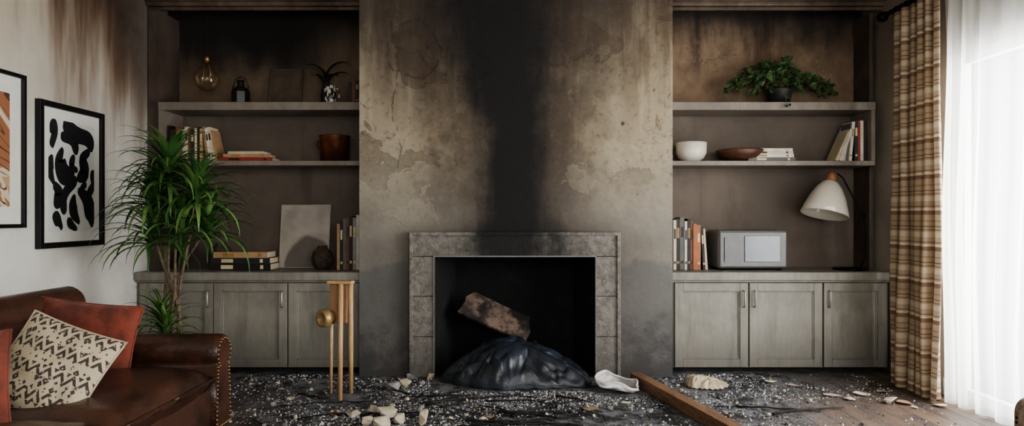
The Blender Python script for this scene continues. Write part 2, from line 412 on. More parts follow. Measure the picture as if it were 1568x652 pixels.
m2=t.n.new('ShaderNodeMixShader'); m2.inputs[0].default_value=0.35; t.l.new(m1.outputs[0],m2.inputs[1]); t.l.new(tr.outputs[0],m2.inputs[2]); t.l.new(m2.outputs[0],t.out.inputs[0])
curtain('sheer_curtain',4.42,1.5,2.80,0.045,20,t.m,2.655,0.012,ny=700,nz=24)
b=MB(); b.tube([(2.76,5.05,2.68),(2.76,1.4,2.68)],0.018,M_blackmetal,14); 
b.lathe([(0,-0.042),(0.03,-0.03),(0.044,0),(0.03,0.03),(0,0.042)],(0,0,0),M_blackmetal,18,Matrix.Translation((2.76,5.085,2.68)))
for k in range(9):
    y=4.90-k*0.064
    b.tube([(2.76+0.024*math.cos(a*pi/8),y,2.672+0.028*math.sin(a*pi/8)) for a in range(17)],0.003,M_blackmetal,6)
for y in (4.99,1.6):
    b.box((2.75,y-0.01,2.67),(2.899,y+0.01,2.69),M_blackmetal,r=0.003)
b.build('curtain_rod')

# ---------------- wall art ----------------
M_fr=simple('black_frame_wood',(20,18,17),0.45)
M_mat=simple('white_mat_board',(230,228,222),0.8,var=0.04)
M_ink=simple('black_ink',(24,26,30),0.7,bump=0)
def art(name,y0,y1,z0,z1,mat,m,ft=0.03,strokes=None):
    b=MB(); X=-2.8495; D=0.035
    b.box((X,y0,z0),(X+D,y0+ft,z1),M_fr,r=0.002); b.box((X,y1-ft,z0),(X+D,y1,z1),M_fr,r=0.002)
    b.box((X,y0+ft,z0),(X+D,y1-ft,z0+ft),M_fr,r=0.002); b.box((X,y0+ft,z1-ft),(X+D,y1-ft,z1),M_fr,r=0.002)
    b.box((X,y0+ft,z0+ft),(X+0.015,y1-ft,z1-ft),M_mat)
    ya,yb,za,zb=y0+ft+m,y1-ft-m,z0+ft+m*1.1,z1-ft-m*1.1
    b.box((X+0.015,ya,za),(X+0.017,yb,zb),mat)
    for si,st in enumerate(strokes or []):
        *pts,w=st; n=len(pts); P=[]
        for i in range(25):
            f=i/24*(n-1); k=min(int(f),n-2); q=f-k
            g=lambda j: Vector(pts[max(0,min(n-1,j))])
            p0,p1,p2,p3=g(k-1),g(k),g(k+1),g(k+2)
            P.append(0.5*((2*p1)+(p2-p0)*q+(2*p0-5*p1+4*p2-p3)*q*q+(3*p1-p0-3*p2+p3)*q**3))
        vs=[];fs=[]
        for i,p in enumerate(P):
            d=(P[min(i+1,24)]-P[max(i-1,0)]); d.normalize(); nn=Vector((-d.y,d.x)); s=i/24
            ww=w*(math.sin(pi*min(1,max(0,s*0.96+0.02)))**0.55)*(1+0.25*math.sin(s*7+si))
            for sg in (-1,1):
                q=p+nn*ww*sg*0.5
                q=(min(1,max(0,q.x)),min(1,max(0,q.y)))
                vs.append((X+0.0172+0.0001*si,ya+q[0]*(yb-ya),zb-q[1]*(zb-za)))
        for i in range(24): fs.append([2*i,2*i+1,2*i+3,2*i+2])
        b.add(vs,fs,M_ink)
    return b.build(name)
S=[((0.05,0.02),(0.12,0.12),(0.05,0.25),0.16),((0.3,0.03),(0.55,0.10),(0.85,0.13),(0.98,0.22),0.20),((0.25,0.14),(0.5,0.17),(0.62,0.28),0.14),
((0.9,0.24),(0.72,0.33),(0.78,0.44),(0.6,0.52),0.17),((0.3,0.25),(0.22,0.38),(0.35,0.48),(0.55,0.46),0.2),((0.08,0.32),(0.03,0.45),(0.12,0.58),0.13),
((0.55,0.3),(0.48,0.4),(0.62,0.44),0.1),((0.95,0.42),(0.98,0.56),(0.85,0.66),0.14),((0.6,0.52),(0.42,0.6),(0.3,0.72),(0.35,0.84),0.16),((0.1,0.58),(0.22,0.66),(0.12,0.78),0.16),
((0.62,0.62),(0.8,0.7),(0.92,0.84),(0.95,0.97),0.2),((0.55,0.66),(0.52,0.8),(0.66,0.93),0.15),((0.08,0.86),(0.2,0.9),(0.28,0.98),0.12),((0.38,0.9),(0.5,0.95),(0.6,1.0),0.1),((0.82,0.56),(0.7,0.6),(0.72,0.66),0.08)]
art('framed_cutout_print',4.075,4.72,1.0,1.9,simple('print_paper',(220,220,216),0.8,var=0.04),0.06,0.035,S)
t=NT('abstract_tan_print',0.7)
n=t.noise(2.2,2,0.5,1.2,vec=t.vec(t.x,t.y*1.3+t.z*1.2,t.z*0.5)); st=((t.y*9+t.z*14+n*9).frac()-0.5).abs()
c=t.mix(C(190,160,130),C(160,108,78),n.sm(0.42,0.58)); c=t.mix(c,C(214,198,172),(n-0.5).abs().lt(0.03)); c=t.mix(c,C(96,62,46),st.lt(0.07)*n.sm(0.45,0.5)); t.col(c)
art('framed_abstract_print',3.25,3.962,1.13,2.01,t.m,0.09,0.022)

# ---------------- sofa ----------------
t=NT('brown_leather',0.36); n1=t.noise(4,5,0.6); n2=t.vor(90); n3=t.noise(14,5,0.6)
c=t.mix(C(80,52,41),C(46,30,25),n1.sm(0.35,0.65)); c=t.mix(c,C(118,84,66),n3.sm(0.6,0.75)*0.45); t.col(c); t.bump(n2*0.3+n3*0.8+t.noise(5,3,0.5,1.5)*1.2,0.4,0.008); t.set('Coat Weight',0.25); M_lea=t.m
M_brass=simple('brass_nail',(150,120,84),0.35,0.9)
b=MB()
SX0,SX1=-2.52,-1.54; SY0,SY1=1.6,3.76
b.box((SX0+0.03,SY0+0.04,0.07),(SX1-0.03,SY1-0.04,0.30),M_lea,r=0.02,smooth=False)
def cushion(lo,hi,mat,puff=0.03,n=20,M=None):
    cx,cy,cz=[(a+c)/2 for a,c in zip(lo,hi)]; sx,sy,sz=[(c-a)/2 for a,c in zip(lo,hi)]
    for sgn in (1,-1):
        def fn(u,v):
            a=2*u-1; c=2*v-1
            e=(1-abs(a)**6)*(1-abs(c)**6); e=max(e,0)**0.35
            pf=puff*(1-a*a)*(1-c*c) if sgn>0 else 0
            wr=0.008*noise.noise(Vector((a*4+cx,c*4+cy,sgn)))
            k=1-0.03*(abs(a)*abs(c))**3
            return (cx+a*sx*k,cy+c*sy*k,cz+sgn*(sz*e+pf)+wr)
        b.grid(fn if sgn>0 else (lambda u,v: fn(1-u,v)),n,n,mat,True,M)
    pts=[]
    for i in range(40):
        a=i/40*2*pi; ca,sa=math.cos(a),math.sin(a); k=1/max(abs(ca),abs(sa)); pts.append((cx+ca*k*sx*0.985,cy+sa*k*sy*0.985,cz+sz*0.15))
    pts.append(pts[0]); b.tube(pts,0.006,mat,6)
cushion((-2.30,1.78,0.27),(-1.53,2.655,0.43),M_lea); cushion((-2.30,2.665,0.27),(-1.53,3.54,0.43),M_lea)
def prof_extrude(prof,axis,a0,a1,mat,n=12,rr=0.0):
    m=len(prof); vs=[];fs=[]
    steps=[(a0,0.93),(a0+0.02,1.0)]+[(a0+(a1-a0)*i/n,1.0) for i in range(1,n)]+[(a1-0.02,1.0),(a1,0.93)]
    cx=sum(p[0] for p in prof)/m; cz=sum(p[1] for p in prof)/m
    for (t_,s_) in steps:
        for p in prof:
            q=((p[0]-cx)*s_+cx,(p[1]-cz)*s_+cz)
            vs.append((q[0],t_,q[1]) if axis=='y' else (t_,q[0],q[1]))
    for j in range(len(steps)-1):
        for i in range(m): fs.append([j*m+i,j*m+(i+1)%m,(j+1)*m+(i+1)%m,(j+1)*m+i])
    b.add(vs,fs,mat,True); b.add(vs[:m],[list(range(m))],mat); b.add(vs[-m:],[list(range(m))],mat)
def rollprof(cx,cz,r,x_in,x_out,z0):
    p=[(x_out,z0),(x_in,z0),(x_in,cz-r*0.7)]
    for i in range(17):
        a=math.radians(-40+i*(260/16)); p.append((cx+r*math.cos(a)*(1 if x_in>x_out else -1),cz+r*math.sin(a)))
    p.append((x_out,cz-r*0.8)); return p
prof_extrude(rollprof(-2.40,0.73,0.09,-2.30,-2.47,0.08),'y',SY0+0.02,SY1-0.05,M_lea)
armp=rollprof(3.65,0.475,0.095,3.55,3.73,0.07); prof_extrude(armp,'x',SX0+0.06,SX1,M_lea)
armn=rollprof(1.71,0.475,0.095,1.79,1.62,0.07); prof_extrude(armn,'x',SX0+0.06,SX1,M_lea)
def nails(prof,cx,cz):
    m=len(prof); L=[Vector((p[0],p[1])) for p in prof]
    for i in range(m):
        a,c=L[i],L[(i+1)%m]; d=(c-a).length; n=max(1,int(d/0.022))
        for k in range(n):
            p=a.lerp(c,k/n); q=Vector((cx,cz)); p=p+(q-p).normalized()*0.022
            b.lathe([(0.0085,-0.003),(0.007,0.006),(0,0.009)],(0,0,0),M_brass,8,Matrix.Translation((SX1,p.x,p.y))@rot('Y',90))
nails(armp,3.645,0.40); nails(armn,1.705,0.40)
for x in (SX0+0.1,SX1-0.08):
    for y in (SY0+0.1,SY1-0.1): b.lathe([(0.022,0),(0.035,0.05),(0.03,0.08)],(x,y,0),M_char,14)
b.build('leather_sofa')
def pillow(name,c,w,h,th,M,mat):
    b=MB()
    for sgn in (1,-1):
        def fn(u,v):
            a=2*u-1; q=2*v-1
            pr=max((1-abs(a)**2.2)*(1-abs(q)**2.2),0)**0.5
            k=1-0.06*(1-q*q) ; k2=1-0.06*(1-a*a)
            wr=0.016*noise.noise(Vector((a*2.6+c[0]*5,q*2.6,sgn*3)))*pr
            return (a*w/2*k,-sgn*(th/2*pr+wr),q*h/2*k2)
        b.grid(fn if sgn>0 else (lambda u,v: fn(1-u,v)),26,26,mat,True,Matrix.Translation(c)@M)
    pts=[]
    N=20
    for (s0,s1) in (((-1,-1),(1,-1)),((1,-1),(1,1)),((1,1),(-1,1)),((-1,1),(-1,-1))):
        for i in range(N):
            a=s0[0]+(s1[0]-s0[0])*i/N; q=s0[1]+(s1[1]-s0[1])*i/N
            pts.append(Matrix.Translation(c)@M@Vector((a*w/2*(1-0.06*(1-q*q)),0,q*h/2*(1-0.06*(1-a*a)))))
    pts.append(pts[0]); b.tube(pts,0.005,mat,6)
    return b.build(name)
def velvet(name,a,bb):
    t=NT(name,0.85); n=t.noise(6,5,0.6); t.col(t.mix(C(*a),C(*bb),n.sm(0.35,0.65))); t.set('Sheen Weight',0.25); t.bump(t.noise(9,4),0.5,0.03); return t.m
M_rust=velvet('rust_velvet',(128,61,43),(82,37,26))
t=NT('patterned_weave',0.9); u,v=t.uv()
U=u*9; V=v*9
vv=t.vor(1.0,'F1','MANHATTAN',vec=t.vec(U*1.7,V*1.3,0.0),rnd=0.6)
zz=(((u*8).frac()-0.5).abs()*1.8+v*9).frac()
rowm=(v*4).frac()
k=(vv.gt(0.2)*vv.lt(0.58)*(1-rowm.gt(0.5))).max(zz.lt(0.48)*rowm.gt(0.5))
k=k*t.noise(60,2).sm(0.33,0.42)
t.col(t.mix(C(188,176,151),C(70,60,54),k)); t.bump(t.noise(200,2)+k*0.5,0.3,0.004); M_pat=t.m
pillow('rust_velvet_pillow',(-2.13,3.41,0.585),0.47,0.37,0.13,rot('Z',14)@rot('X',-12)@rot('Y',8),M_rust)
pillow('patterned_pillow',(-1.93,2.86,0.555),0.41,0.41,0.13,rot('Z',16)@rot('X',-30)@rot('Y',24),M_pat)
pillow('rust_velvet_pillow',(-2.04,2.46,0.585),0.38,0.38,0.13,rot('Z',36)@rot('X',-22),M_rust)

# ---------------- plants ----------------
t=NT('dracaena_leaf',0.4); rn=t.rnd(); t.col(t.mix(C(50,86,42),C(118,154,86),(rn*0.7+t.noise(6,3)*0.4).sm(0.3,1.0))); M_leaf=t.m
M_bark=simple('plant_bark',(122,106,86),0.85,rgb2=(80,68,55),scale=30,bump=0.5)
def strap(b,p,az,el,L,w,droop,mat,n=8,wfn=None):
    p=Vector(p); vs=[];fs=[]; e=el
    for i in range(n+1):
        s=i/n
        d=Vector((math.cos(az)*math.cos(e),math.sin(az)*math.cos(e),math.sin(e)))
        side=Vector((-math.sin(az),math.cos(az),0)); up=side.cross(d)*-1
        ww=w*(min(1,s*5+0.45))*(1-s**2.2)+0.0006
        vs+= [p-side*ww+up*ww*0.35,p.copy(),p+side*ww+up*ww*0.35]
        p=p+d*(L/n); e-=droop/n*(0.5+s)
        e=max(e,-1.45)
    for i in range(n):
        a=i*3; fs+= [[a,a+1,a+4,a+3],[a+1,a+2,a+5,a+4]]
    b.add(vs,fs,mat,True)
b=MB(); PX,PY=-2.18,4.42
M_pot=simple('dark_ceramic_pot',(48,46,44),0.5)
b.lathe([(0.0,0.0),(0.12,0.0),(0.165,0.26),(0.172,0.28),(0.15,0.28),(0.14,0.24),(0,0.24)],(PX-0.02,PY,0.0),M_pot,32)
heads=[(PX-0.04,PY,1.50),(PX+0.16,PY-0.05,1.36),(PX-0.15,PY+0.05,1.32),(PX+0.08,PY-0.08,1.14),(PX-0.12,PY-0.06,1.10),(PX+0.19,PY+0.05,1.14)]
base=[(PX-0.03,PY,0.24),(PX+0.02,PY+0.02,0.24),(PX-0.06,PY+0.02,0.24)]
for i,h in enumerate(heads):
    s=Vector(base[i%3]); h=Vector(h); pts=[]
    for k in range(9):
        f=k/8; q=s.lerp(h,f); q.x=s.x+(h.x-s.x)*f**2.4+0.015*math.sin(f*9+i); q.y=s.y+(h.y-s.y)*f**2.0; pts.append(q)
    b.tube(pts,[0.013-0.006*k/8 for k in range(9)],M_bark,8)
for hi,h in enumerate(heads):
    n=72 if hi<3 else 52
    for i in range(n):
        f=i/n; az=i*2.39996+R.uniform(-0.2,0.2)
        el=math.radians(82-78*f+R.uniform(-8,8)); L=R.uniform(0.34,0.46)*(0.8+0.25*f if hi else 0.95)
        zz=h[2]-0.13*f+0.03
        strap(b,(h[0],h[1],zz),az,el,L,R.uniform(0.013,0.019),R.uniform(1.5,2.4),M_leaf)
for hx,hy,hz in ((PX-0.10,PY+0.02,0.56),(PX-0.02,PY-0.08,0.50)):
    b.tube([(hx+0.03,hy,0.24),(hx,hy,hz)],0.008,M_bark,6)
    for i in range(34):
        f=i/34; strap(b,(hx,hy,hz-0.08*f),i*2.4,math.radians(80-75*f),R.uniform(0.2,0.3),0.012,R.uniform(1.2,2.0),M_leaf)
b.build('dracaena_plant')
t=NT('ivy_leaf',0.45); t.col(t.mix(C(40,60,36),C(86,112,66),t.rnd())); M_ivy=t.m
b=MB(); ix,iy,iz=2.14,5.46,2.084
b.lathe([(0,0),(0.075,0),(0.10,0.11),(0.105,0.12),(0.09,0.12),(0.085,0.1),(0,0.1)],(ix,iy,iz),M_pot,28)
def ivyleaf(p,s,az,tilt,roll):
    o=[(0,0),(0.45,-0.18),(0.62,0.2),(0.38,0.65),(0,1.05),(-0.38,0.65),(-0.62,0.2),(-0.45,-0.18)]
    M=Matrix.Translation(p)@rot('Z',az)@rot('X',tilt)@rot('Y',roll)
    vs=[(x*s,y*s,abs(x)*s*0.3) for x,y in o]+[(0,0.45*s,0)]
    b.add(vs,[[i,(i+1)%8,8] for i in range(8)],M_ivy,False,M)
for k in range(60):
    az=R.uniform(0,2*pi); reach=R.uniform(0.08,0.40)*(abs(math.cos(az))*0.75+0.25); hgt=R.uniform(0.14,0.27)*(1-reach*0.9)
    if k<11: reach=R.uniform(0.34,0.45); az=pi+R.uniform(-.15,.15); hgt=0.13
    if 11<=k<17: reach=0.42; az=R.uniform(-.2,.2); hgt=0.10
    e=Vector((ix+math.cos(az)*reach,iy+math.sin(az)*reach*0.36,iz))
    pts=[]
    drop=0.02+ R.uniform(0,0.06)
    for j in range(9):
        f=j/8; q=Vector((ix,iy,iz+0.11)).lerp(e,f); q.z=iz+0.11*(1-f)+hgt*math.sin(pi*min(f*0.8+0.05,1))*1.25+drop*f; q.x+=0.015*math.sin(f*7+k); pts.append(q)
        if j>1:
            for m in range(2): ivyleaf(q+Vector((R.uniform(-.02,.02),R.uniform(-.02,.02),R.uniform(-.012,.02))),R.uniform(0.030,0.050),R.uniform(0,360),R.uniform(-60,50),R.uniform(-40,40))
    b.tube(pts,0.002,M_bark,4)
pts=[(ix,iy-0.03,iz+0.12),(ix-0.01,iy-0.1,iz+0.13),(ix-0.02,5.285,iz+0.03),(ix-0.02,5.27,iz-0.03)]
b.tube(pts,0.002,M_bark,4)
for q in pts[2:]: 
    for m in range(3): ivyleaf(Vector(q)+Vector((R.uniform(-.02,.02),-0.012,R.uniform(-.01,.02))),0.025,R.uniform(150,210),R.uniform(-70,-30),0)
b.build('potted_ivy')

# ---------------- books ----------------
M_page=simple('book_pages',(214,202,176),0.9,var=0.15,scale=40)
def bookm(c): return simple('book_cover_%d_%d_%d'%c,c,0.6,var=0.2)
def onebook(b,t,h,d,mat,M,lab=None):
    cv=0.003
    b.box((0,0,0),(cv,d,h),mat,M); b.box((t-cv,0,0),(t,d,h),mat,M); b.box((cv,0,0),(t-cv,cv,h),mat,M)
    b.box((cv,cv,0.004),(t-cv,d-0.005,h-0.004),M_page,M)
    if lab is not None and t>0.014:
        b.box((t*0.2,-0.0006,h*0.62),(t*0.8,0.0005,h*0.82),lab,M); b.box((t*0.2,-0.0006,h*0.12),(t*0.8,0.0005,h*0.17),lab,M)
LAB=[simple('label_cream',(210,196,160),0.6),simple('label_dark',(44,38,34),0.6),simple('label_gold',(160,124,70),0.5)]
def row(name,x,y,z,specs,dr=1):
    b=MB(); prev=0
    for (t,h,col,lean) in specs:
        a=math.radians(lean); d=R.uniform(0.15,0.18)
        if lean and not prev: x+=dr*h*math.sin(a)*0.92
        if not lean and prev: x+=dr*0.004
        if dr>0: M=Matrix.Translation((x,y+R.uniform(0,0.015),z))@Matrix.Rotation(-a,4,'Y')
        else: M=Matrix.Translation((x,y+R.uniform(0,0.015),z))@Matrix.Rotation(a,4,'Y')@Matrix.Translation((-t,0,0))
        onebook(b,t,h,d,bookm(col),M,R.choice(LAB) if R.random()<0.7 else None)
        x+=dr*(t/math.cos(a)+0.001); prev=lean
    return b.build(name)
def stack(name,x,y,z,specs):
    b=MB()
    for (w,t,d,col,yaw) in specs:
        M=Matrix.Translation((x,y+d/2,z))@rot('Z',yaw)@Matrix.Translation((w/2,-d/2,0))@rot('Y',-90)
        onebook(b,t,w,d,bookm(col),M,R.choice(LAB)); z+=t+0.0008
    return b.build(name)
K=(40,36,36);BR=(110,66,48);CR=(206,192,164);WH=(214,208,196);RD=(150,56,48);TN=(176,142,106);GY=(100,96,92);OR=(166,104,64);BK=(26,24,24);LG=(150,146,138)
zs=1.628
row('row_of_books',-2.70,5.36,zs,[(0.02,0.28,BK,0),(0.03,0.25,K,0),(0.022,0.27,RD,0),(0.03,0.26,GY,0),(0.018,0.25,WH,0),(0.028,0.27,CR,0),(0.02,0.26,BR,0),(0.026,0.25,K,0),(0.018,0.26,CR,0),(0.022,0.27,K,0),(0.02,0.26,TN,0),(0.022,0.27,TN,7),(0.02,0.26,WH,8),(0.026,0.27,CR,10),(0.02,0.25,TN,13)])
stack('stack_of_books',-2.09,5.36,zs,[(0.42,0.03,0.19,RD,0),(0.36,0.025,0.18,TN,2),(0.28,0.02,0.17,CR,-2)])
row('row_of_books',1.206,5.34,0.776,[(0.028,0.37,BR,0),(0.028,0.35,K,0),(0.022,0.39,CR,0),(0.03,0.40,K,0),(0.034,0.41,GY,0),(0.02,0.38,WH,0),(0.024,0.40,K,0),(0.02,0.38,BR,0),(0.028,0.36,OR,0),(0.03,0.35,OR,0),(0.02,0.33,K,3),(0.018,0.32,CR,4)])
row('row_of_books',-1.147,5.34,0.776,[(0.024,0.40,LG,0),(0.025,0.42,GY,0),(0.022,0.43,WH,0),(0.028,0.41,LG,0),(0.024,0.42,K,0),(0.022,0.41,BR,0),(0.024,0.40,GY,0),(0.025,0.38,K,0),(0.022,0.36,TN,0)],-1)
row('row_of_books',-1.15,5.38,2.085,[(0.03,0.2,K,0),(0.025,0.22,GY,0),(0.03,0.18,K,0),(0.03,0.19,BR,0),(0.025,0.17,K,0)],-1)
row('row_of_books',2.79,5.36,zs,[(0.022,0.31,K,0),(0.026,0.32,WH,0),(0.02,0.31,RD,0),(0.026,0.32,K,0),(0.022,0.31,WH,5),(0.022,0.30,GY,9),(0.026,0.29,WH,15),(0.024,0.26,WH,20),(0.024,0.25,CR,24)],-1)
stack('stack_of_books',2.035,5.34,zs,[(0.37,0.028,0.19,GY,0),(0.34,0.026,0.19,WH,0),(0.33,0.022,0.18,CR,0),(0.32,0.02,0.18,WH,0)])
stack('stack_of_books',-2.11,5.3,0.776,[(0.47,0.05,0.21,BK,0),(0.46,0.045,0.205,K,0),(0.42,0.045,0.20,TN,0)])

# ---------------- shelf objects ----------------
b=MB(); M_cop=simple('tarnished_copper',(124,72,50),0.4,0.6,rgb2=(60,38,30),scale=6)
b.lathe([(0,0),(0.10,0),(0.112,0.01),(0.118,0.19),(0.124,0.2),(0.124,0.21),(0.112,0.21),(0.108,0.19),(0.1,0.02),(0,0.02)],(-1.42,5.47,zs),M_cop,40)
b.tube([(-1.54,5.47,zs+0.17),(-1.56,5.47,zs+0.16),(-1.56,5.47,zs+0.12),(-1.54,5.47,zs+0.11)],0.006,M_cop,8); b.build('copper_pot')
b=MB(); M_cer=simple('white_ceramic',(214,208,196),0.3,var=0.06)
b.lathe([(0,0),(0.06,0),(0.065,0.008),(0.10,0.03),(0.118,0.07),(0.122,0.155),(0.116,0.157),(0.110,0.08),(0.09,0.04),(0,0.02)],(1.435,5.47,zs),M_cer,48); b.build('white_bowl')
b=MB(); b.lathe([(0,0),(0.08,0),(0.15,0.03),(0.19,0.085),(0.186,0.095),(0.178,0.09),(0.14,0.04),(0,0.02)],(1.825,5.46,zs),wood('bowl_wood',(96,60,42),(60,38,28),'x'),48); b.build('wooden_bowl')
M_dark=simple('sooty_print',(72,60,50),0.7,rgb2=(98,84,68),scale=5)
def leaning(name,x0,x1,y,z,h,tilt,fm,pm,ft=0.02,th=0.018):
    b=MB(); M=about((x0,y,z),rot('X',-tilt))
    b.box((x0,y,z),(x0+ft,y+th,z+h),fm,M,r=0.002); b.box((x1-ft,y,z),(x1,y+th,z+h),fm,M,r=0.002)
    b.box((x0+ft,y,z),(x1-ft,y+th,z+ft),fm,M,r=0.002); b.box((x0+ft,y,z+h-ft),(x1-ft,y+th,z+h),fm,M,r=0.002)
    b.box((x0+ft,y+0.006,z+ft),(x1-ft,y+th-0.002,z+h-ft),pm,M); return b.build(name)
leaning('small_picture_frame',-1.99,-1.72,5.57,2.089,0.32,8,M_post,M_dark)
t=NT('stained_canvas',0.85); n=t.noise(5,5); xx=t.x-0.05; zz=t.z-0.03
bl=(xx*xx*1.2+zz*zz*0.9).pow(0.5)+(n-0.5)*0.12
t.col(t.mix(t.mix(C(186,178,168),C(160,150,140),n.sm(0.3,0.7)),C(96,88,82),(1-bl.sm(0.2,0.23))*0.8))
leaning('artist_canvas',-1.895,-1.49,5.54,0.776,0.52,8,simple('canvas_edge',(184,175,160),0.8),t.m,0.006)
b=MB(); M_dg=simple('dark_glass',(34,30,28),0.25)
b.lathe([(0,0),(0.07,0),(0.076,0.01),(0.076,0.1),(0.06,0.13),(0.03,0.145),(0.026,0.18),(0.034,0.185),(0.03,0.195),(0,0.195)],(-2.17,5.46,2.085),M_dg,8,smooth=False)
b.tube([(-2.235,5.46,2.22),(-2.21,5.46,2.29),(-2.17,5.46,2.31),(-2.13,5.46,2.29),(-2.105,5.46,2.22)],0.004,M_dg,6); b.build('dark_lantern')
b=MB(); px,py,pz=-2.45,5.48,2.30
b.lathe([(0.0,-0.105),(0.045,-0.095),(0.08,-0.06),(0.094,-0.01),(0.085,0.04),(0.05,0.085),(0.028,0.11),(0.022,0.13)],(px,py,pz),thin_glass('clear_glass',0.8,(235,215,190),0.08),32)
b.lathe([(0.024,0.12),(0.026,0.17),(0.016,0.19),(0.004,0.2)],(px,py,pz),M_brass,20); b.tube([(px,py,pz+0.19),(px,py,2.899)],0.003,M_char,6)
M_fil=simple('filament',(210,170,110),0.4,0.6)
b.tube([(px-0.02,py,pz+0.11),(px-0.03,py,pz-0.03),(px-0.01,py,pz+0.04),(px+0.01,py,pz-0.03),(px+0.03,py,pz+0.03),(px+0.02,py,pz+0.11)],0.003,M_fil,5)
b.build('glass_pendant_lamp')
b=MB(); vx,vy,vz=-1.5,5.5,2.085
b.lathe([(0,0),(0.035,0),(0.042,0.05),(0.034,0.13),(0.022,0.16),(0.026,0.17),(0.02,0.17),(0,0.1)],(vx,vy,vz),M_dg,20)
M_wl=simple('wilted_leaf',(54,50,38),0.7)
for az,L,el,w_ in ((0.3,0.32,88,0.05),(2.9,0.30,86,0.045),(1.2,0.24,74,0.035),(4.2,0.2,60,0.03),(0.1,0.26,66,0.035)): strap(b,(vx,vy,vz+0.15),az,math.radians(el),L,w_,2.2,M_wl,8)
b.build('wilted_potted_plant')
b=MB(); t=NT('patterned_mug_glaze',0.35); k=t.vor(32,'F1','CHEBYCHEV'); t.col(t.mix(C(206,200,190),C(40,38,38),k.gt(0.42)))
b.lathe([(0,0),(0.044,0),(0.047,0.005),(0.047,0.14),(0.043,0.14),(0.042,0.01),(0,0.01)],(-1.43,5.36,2.085),t.m,32)
b.tube([(-1.38,5.36,2.2),(-1.36,5.36,2.19),(-1.358,5.36,2.13),(-1.38,5.36,2.12)],0.006,t.m,8); b.build('patterned_mug')
b=MB(); M_wick=simple('woven_vase',(76,62,50),0.85,rgb2=(42,35,30),scale=30,bump=0.6)
b.lathe([(0,0),(0.045,0),(0.075,0.04),(0.085,0.09),(0.07,0.14),(0.035,0.17),(0.04,0.185),(0.03,0.185),(0,0.15)],(-1.50,5.4,0.776),M_wick,28); b.build('woven_vase')
b=MB(); b.lathe([(0,0),(0.06,0),(0.09,0.05),(0.095,0.11),(0.07,0.17),(0.04,0.19),(0.045,0.21),(0.035,0.21),(0,0.17)],(-2.31,5.42,0.776),M_wick,28); b.build('clay_vase')
b=MB(); M_mw=simple('microwave_body',(118,117,115),0.5,0.2,var=0.12); M_mwd=simple('microwave_door',(106,106,106),0.4,0.2,var=0.1); M_mwg=simple('microwave_glass',(98,100,102),0.15,0.5,var=0.1)
b.box((1.60,5.30,0.79),(2.14,5.62,1.085),M_mw,r=0.022,seg=5)
b.box((1.612,5.290,0.802),(2.128,5.303,1.073),M_mwd,r=0.008,seg=3); b.box((1.80,5.284,0.84),(2.08,5.292,1.045),M_mwg,r=0.02,seg=4)
b.box((1.645,5.28,0.845),(1.655,5.287,1.03),M_fbm,r=0.003)
for z in (0.855,1.012): b.box((1.646,5.285,z),(1.654,5.292,z+0.01),M_fbm)
for x in (1.65,2.09):
    for y in (5.34,5.58): b.lathe([(0.014,0),(0.014,0.016)],(x,y,0.775),M_blackmetal,12)
b.build('microwave_oven')
b=MB(); M_lw=wood('lamp_wood',(160,112,76),(120,80,52)); t=NT('lamp_enamel',0.15); t.col(C(214,208,194)); t.set('Coat Weight',0.5); t.bump(t.noise(3,2),0.02); M_sh=t.m
b.lathe([(0,0),(0.125,0),(0.13,0.006),(0.125,0.016),(0.02,0.022),(0,0.022)],(2.66,5.37,0.775),M_blackmetal,40)
b.tube([(2.74,5.37,0.79),(2.775,5.37,0.86),(2.785,5.37,1.1),(2.765,5.37,1.2),(2.60,5.37,1.5),(2.56,5.37,1.53)],0.006,M_blackmetal,10)
b.lathe([(0.012,-0.012),(0.012,0.012)],(0,0,0),M_blackmetal,12,Matrix.Translation((2.765,5.37,1.2))@rot('X',90))
ax=Vector((-0.24,-0.13,-0.95)).normalized(); top=Vector((2.515,5.36,1.535))
Q=Matrix.Translation(top)@ax.to_track_quat('Z','Y').to_matrix().to_4x4()
b.lathe([(0,0),(0.03,0.0),(0.04,0.02),(0.042,0.07),(0.0,0.07)],(0,0,0),M_lw,28,Q)
b.lathe([(0.04,0.065),(0.062,0.08),(0.10,0.13),(0.135,0.2),(0.162,0.28),(0.178,0.34),(0.175,0.342),(0.158,0.28),(0.13,0.2),(0.095,0.135),(0.058,0.085),(0.0,0.075)],(0,0,0),M_sh,48,Q)
b.build('desk_lamp')

# ---------------- floor objects ----------------
b=MB(); M_tan=wood('tan_wood',(206,172,130),(170,134,96)); M_tan2=wood('scorched_ply',(160,124,90),(112,82,60))
b.box((-1.205,4.50,0.49),(-1.085,4.52,0.755),M_tan2,about((-1.14,4.5,0),rot('Z',-8)),r=0.006)
b.box((-1.215,4.47,0.752),(-1.045,4.535,0.772),M_tan,about((-1.14,4.5,0),rot('Z',-8)),r=0.005)
b.tube([(-1.118,4.44,0.0),(-1.120,4.46,0.4),(-1.122,4.48,0.755)],[0.015,0.016,0.016],M_tan,12)
b.tube([(-1.09,4.62,0.0),(-1.076,4.56,0.4),(-1.066,4.51,0.755)],[0.015,0.016,0.017],M_tan,12)
b.tube([(-1.225,4.62,0.0),(-1.21,4.57,0.3),(-1.195,4.525,0.52)],[0.010,0.011,0.011],M_tan,12)
M_br2=simple('brass_knob',(190,160,116),0.35,0.5)
Mk=Matrix.Translation((-1.19,4.51,0.53))@rot('Z',-38)@rot('X',90)
b.lathe([(0,0),(0.045,0),(0.045,0.035),(0.058,0.038),(0.06,0.06),(0.056,0.085),(0.035,0.088),(0.033,0.08),(0,0.08)],(0,0,0),M_br2,32,Mk)
b.build('broken_wooden_stool')
b=MB(); M_beam=wood('beam_wood',(140,107,80),(94,69,52),'y',0.6)
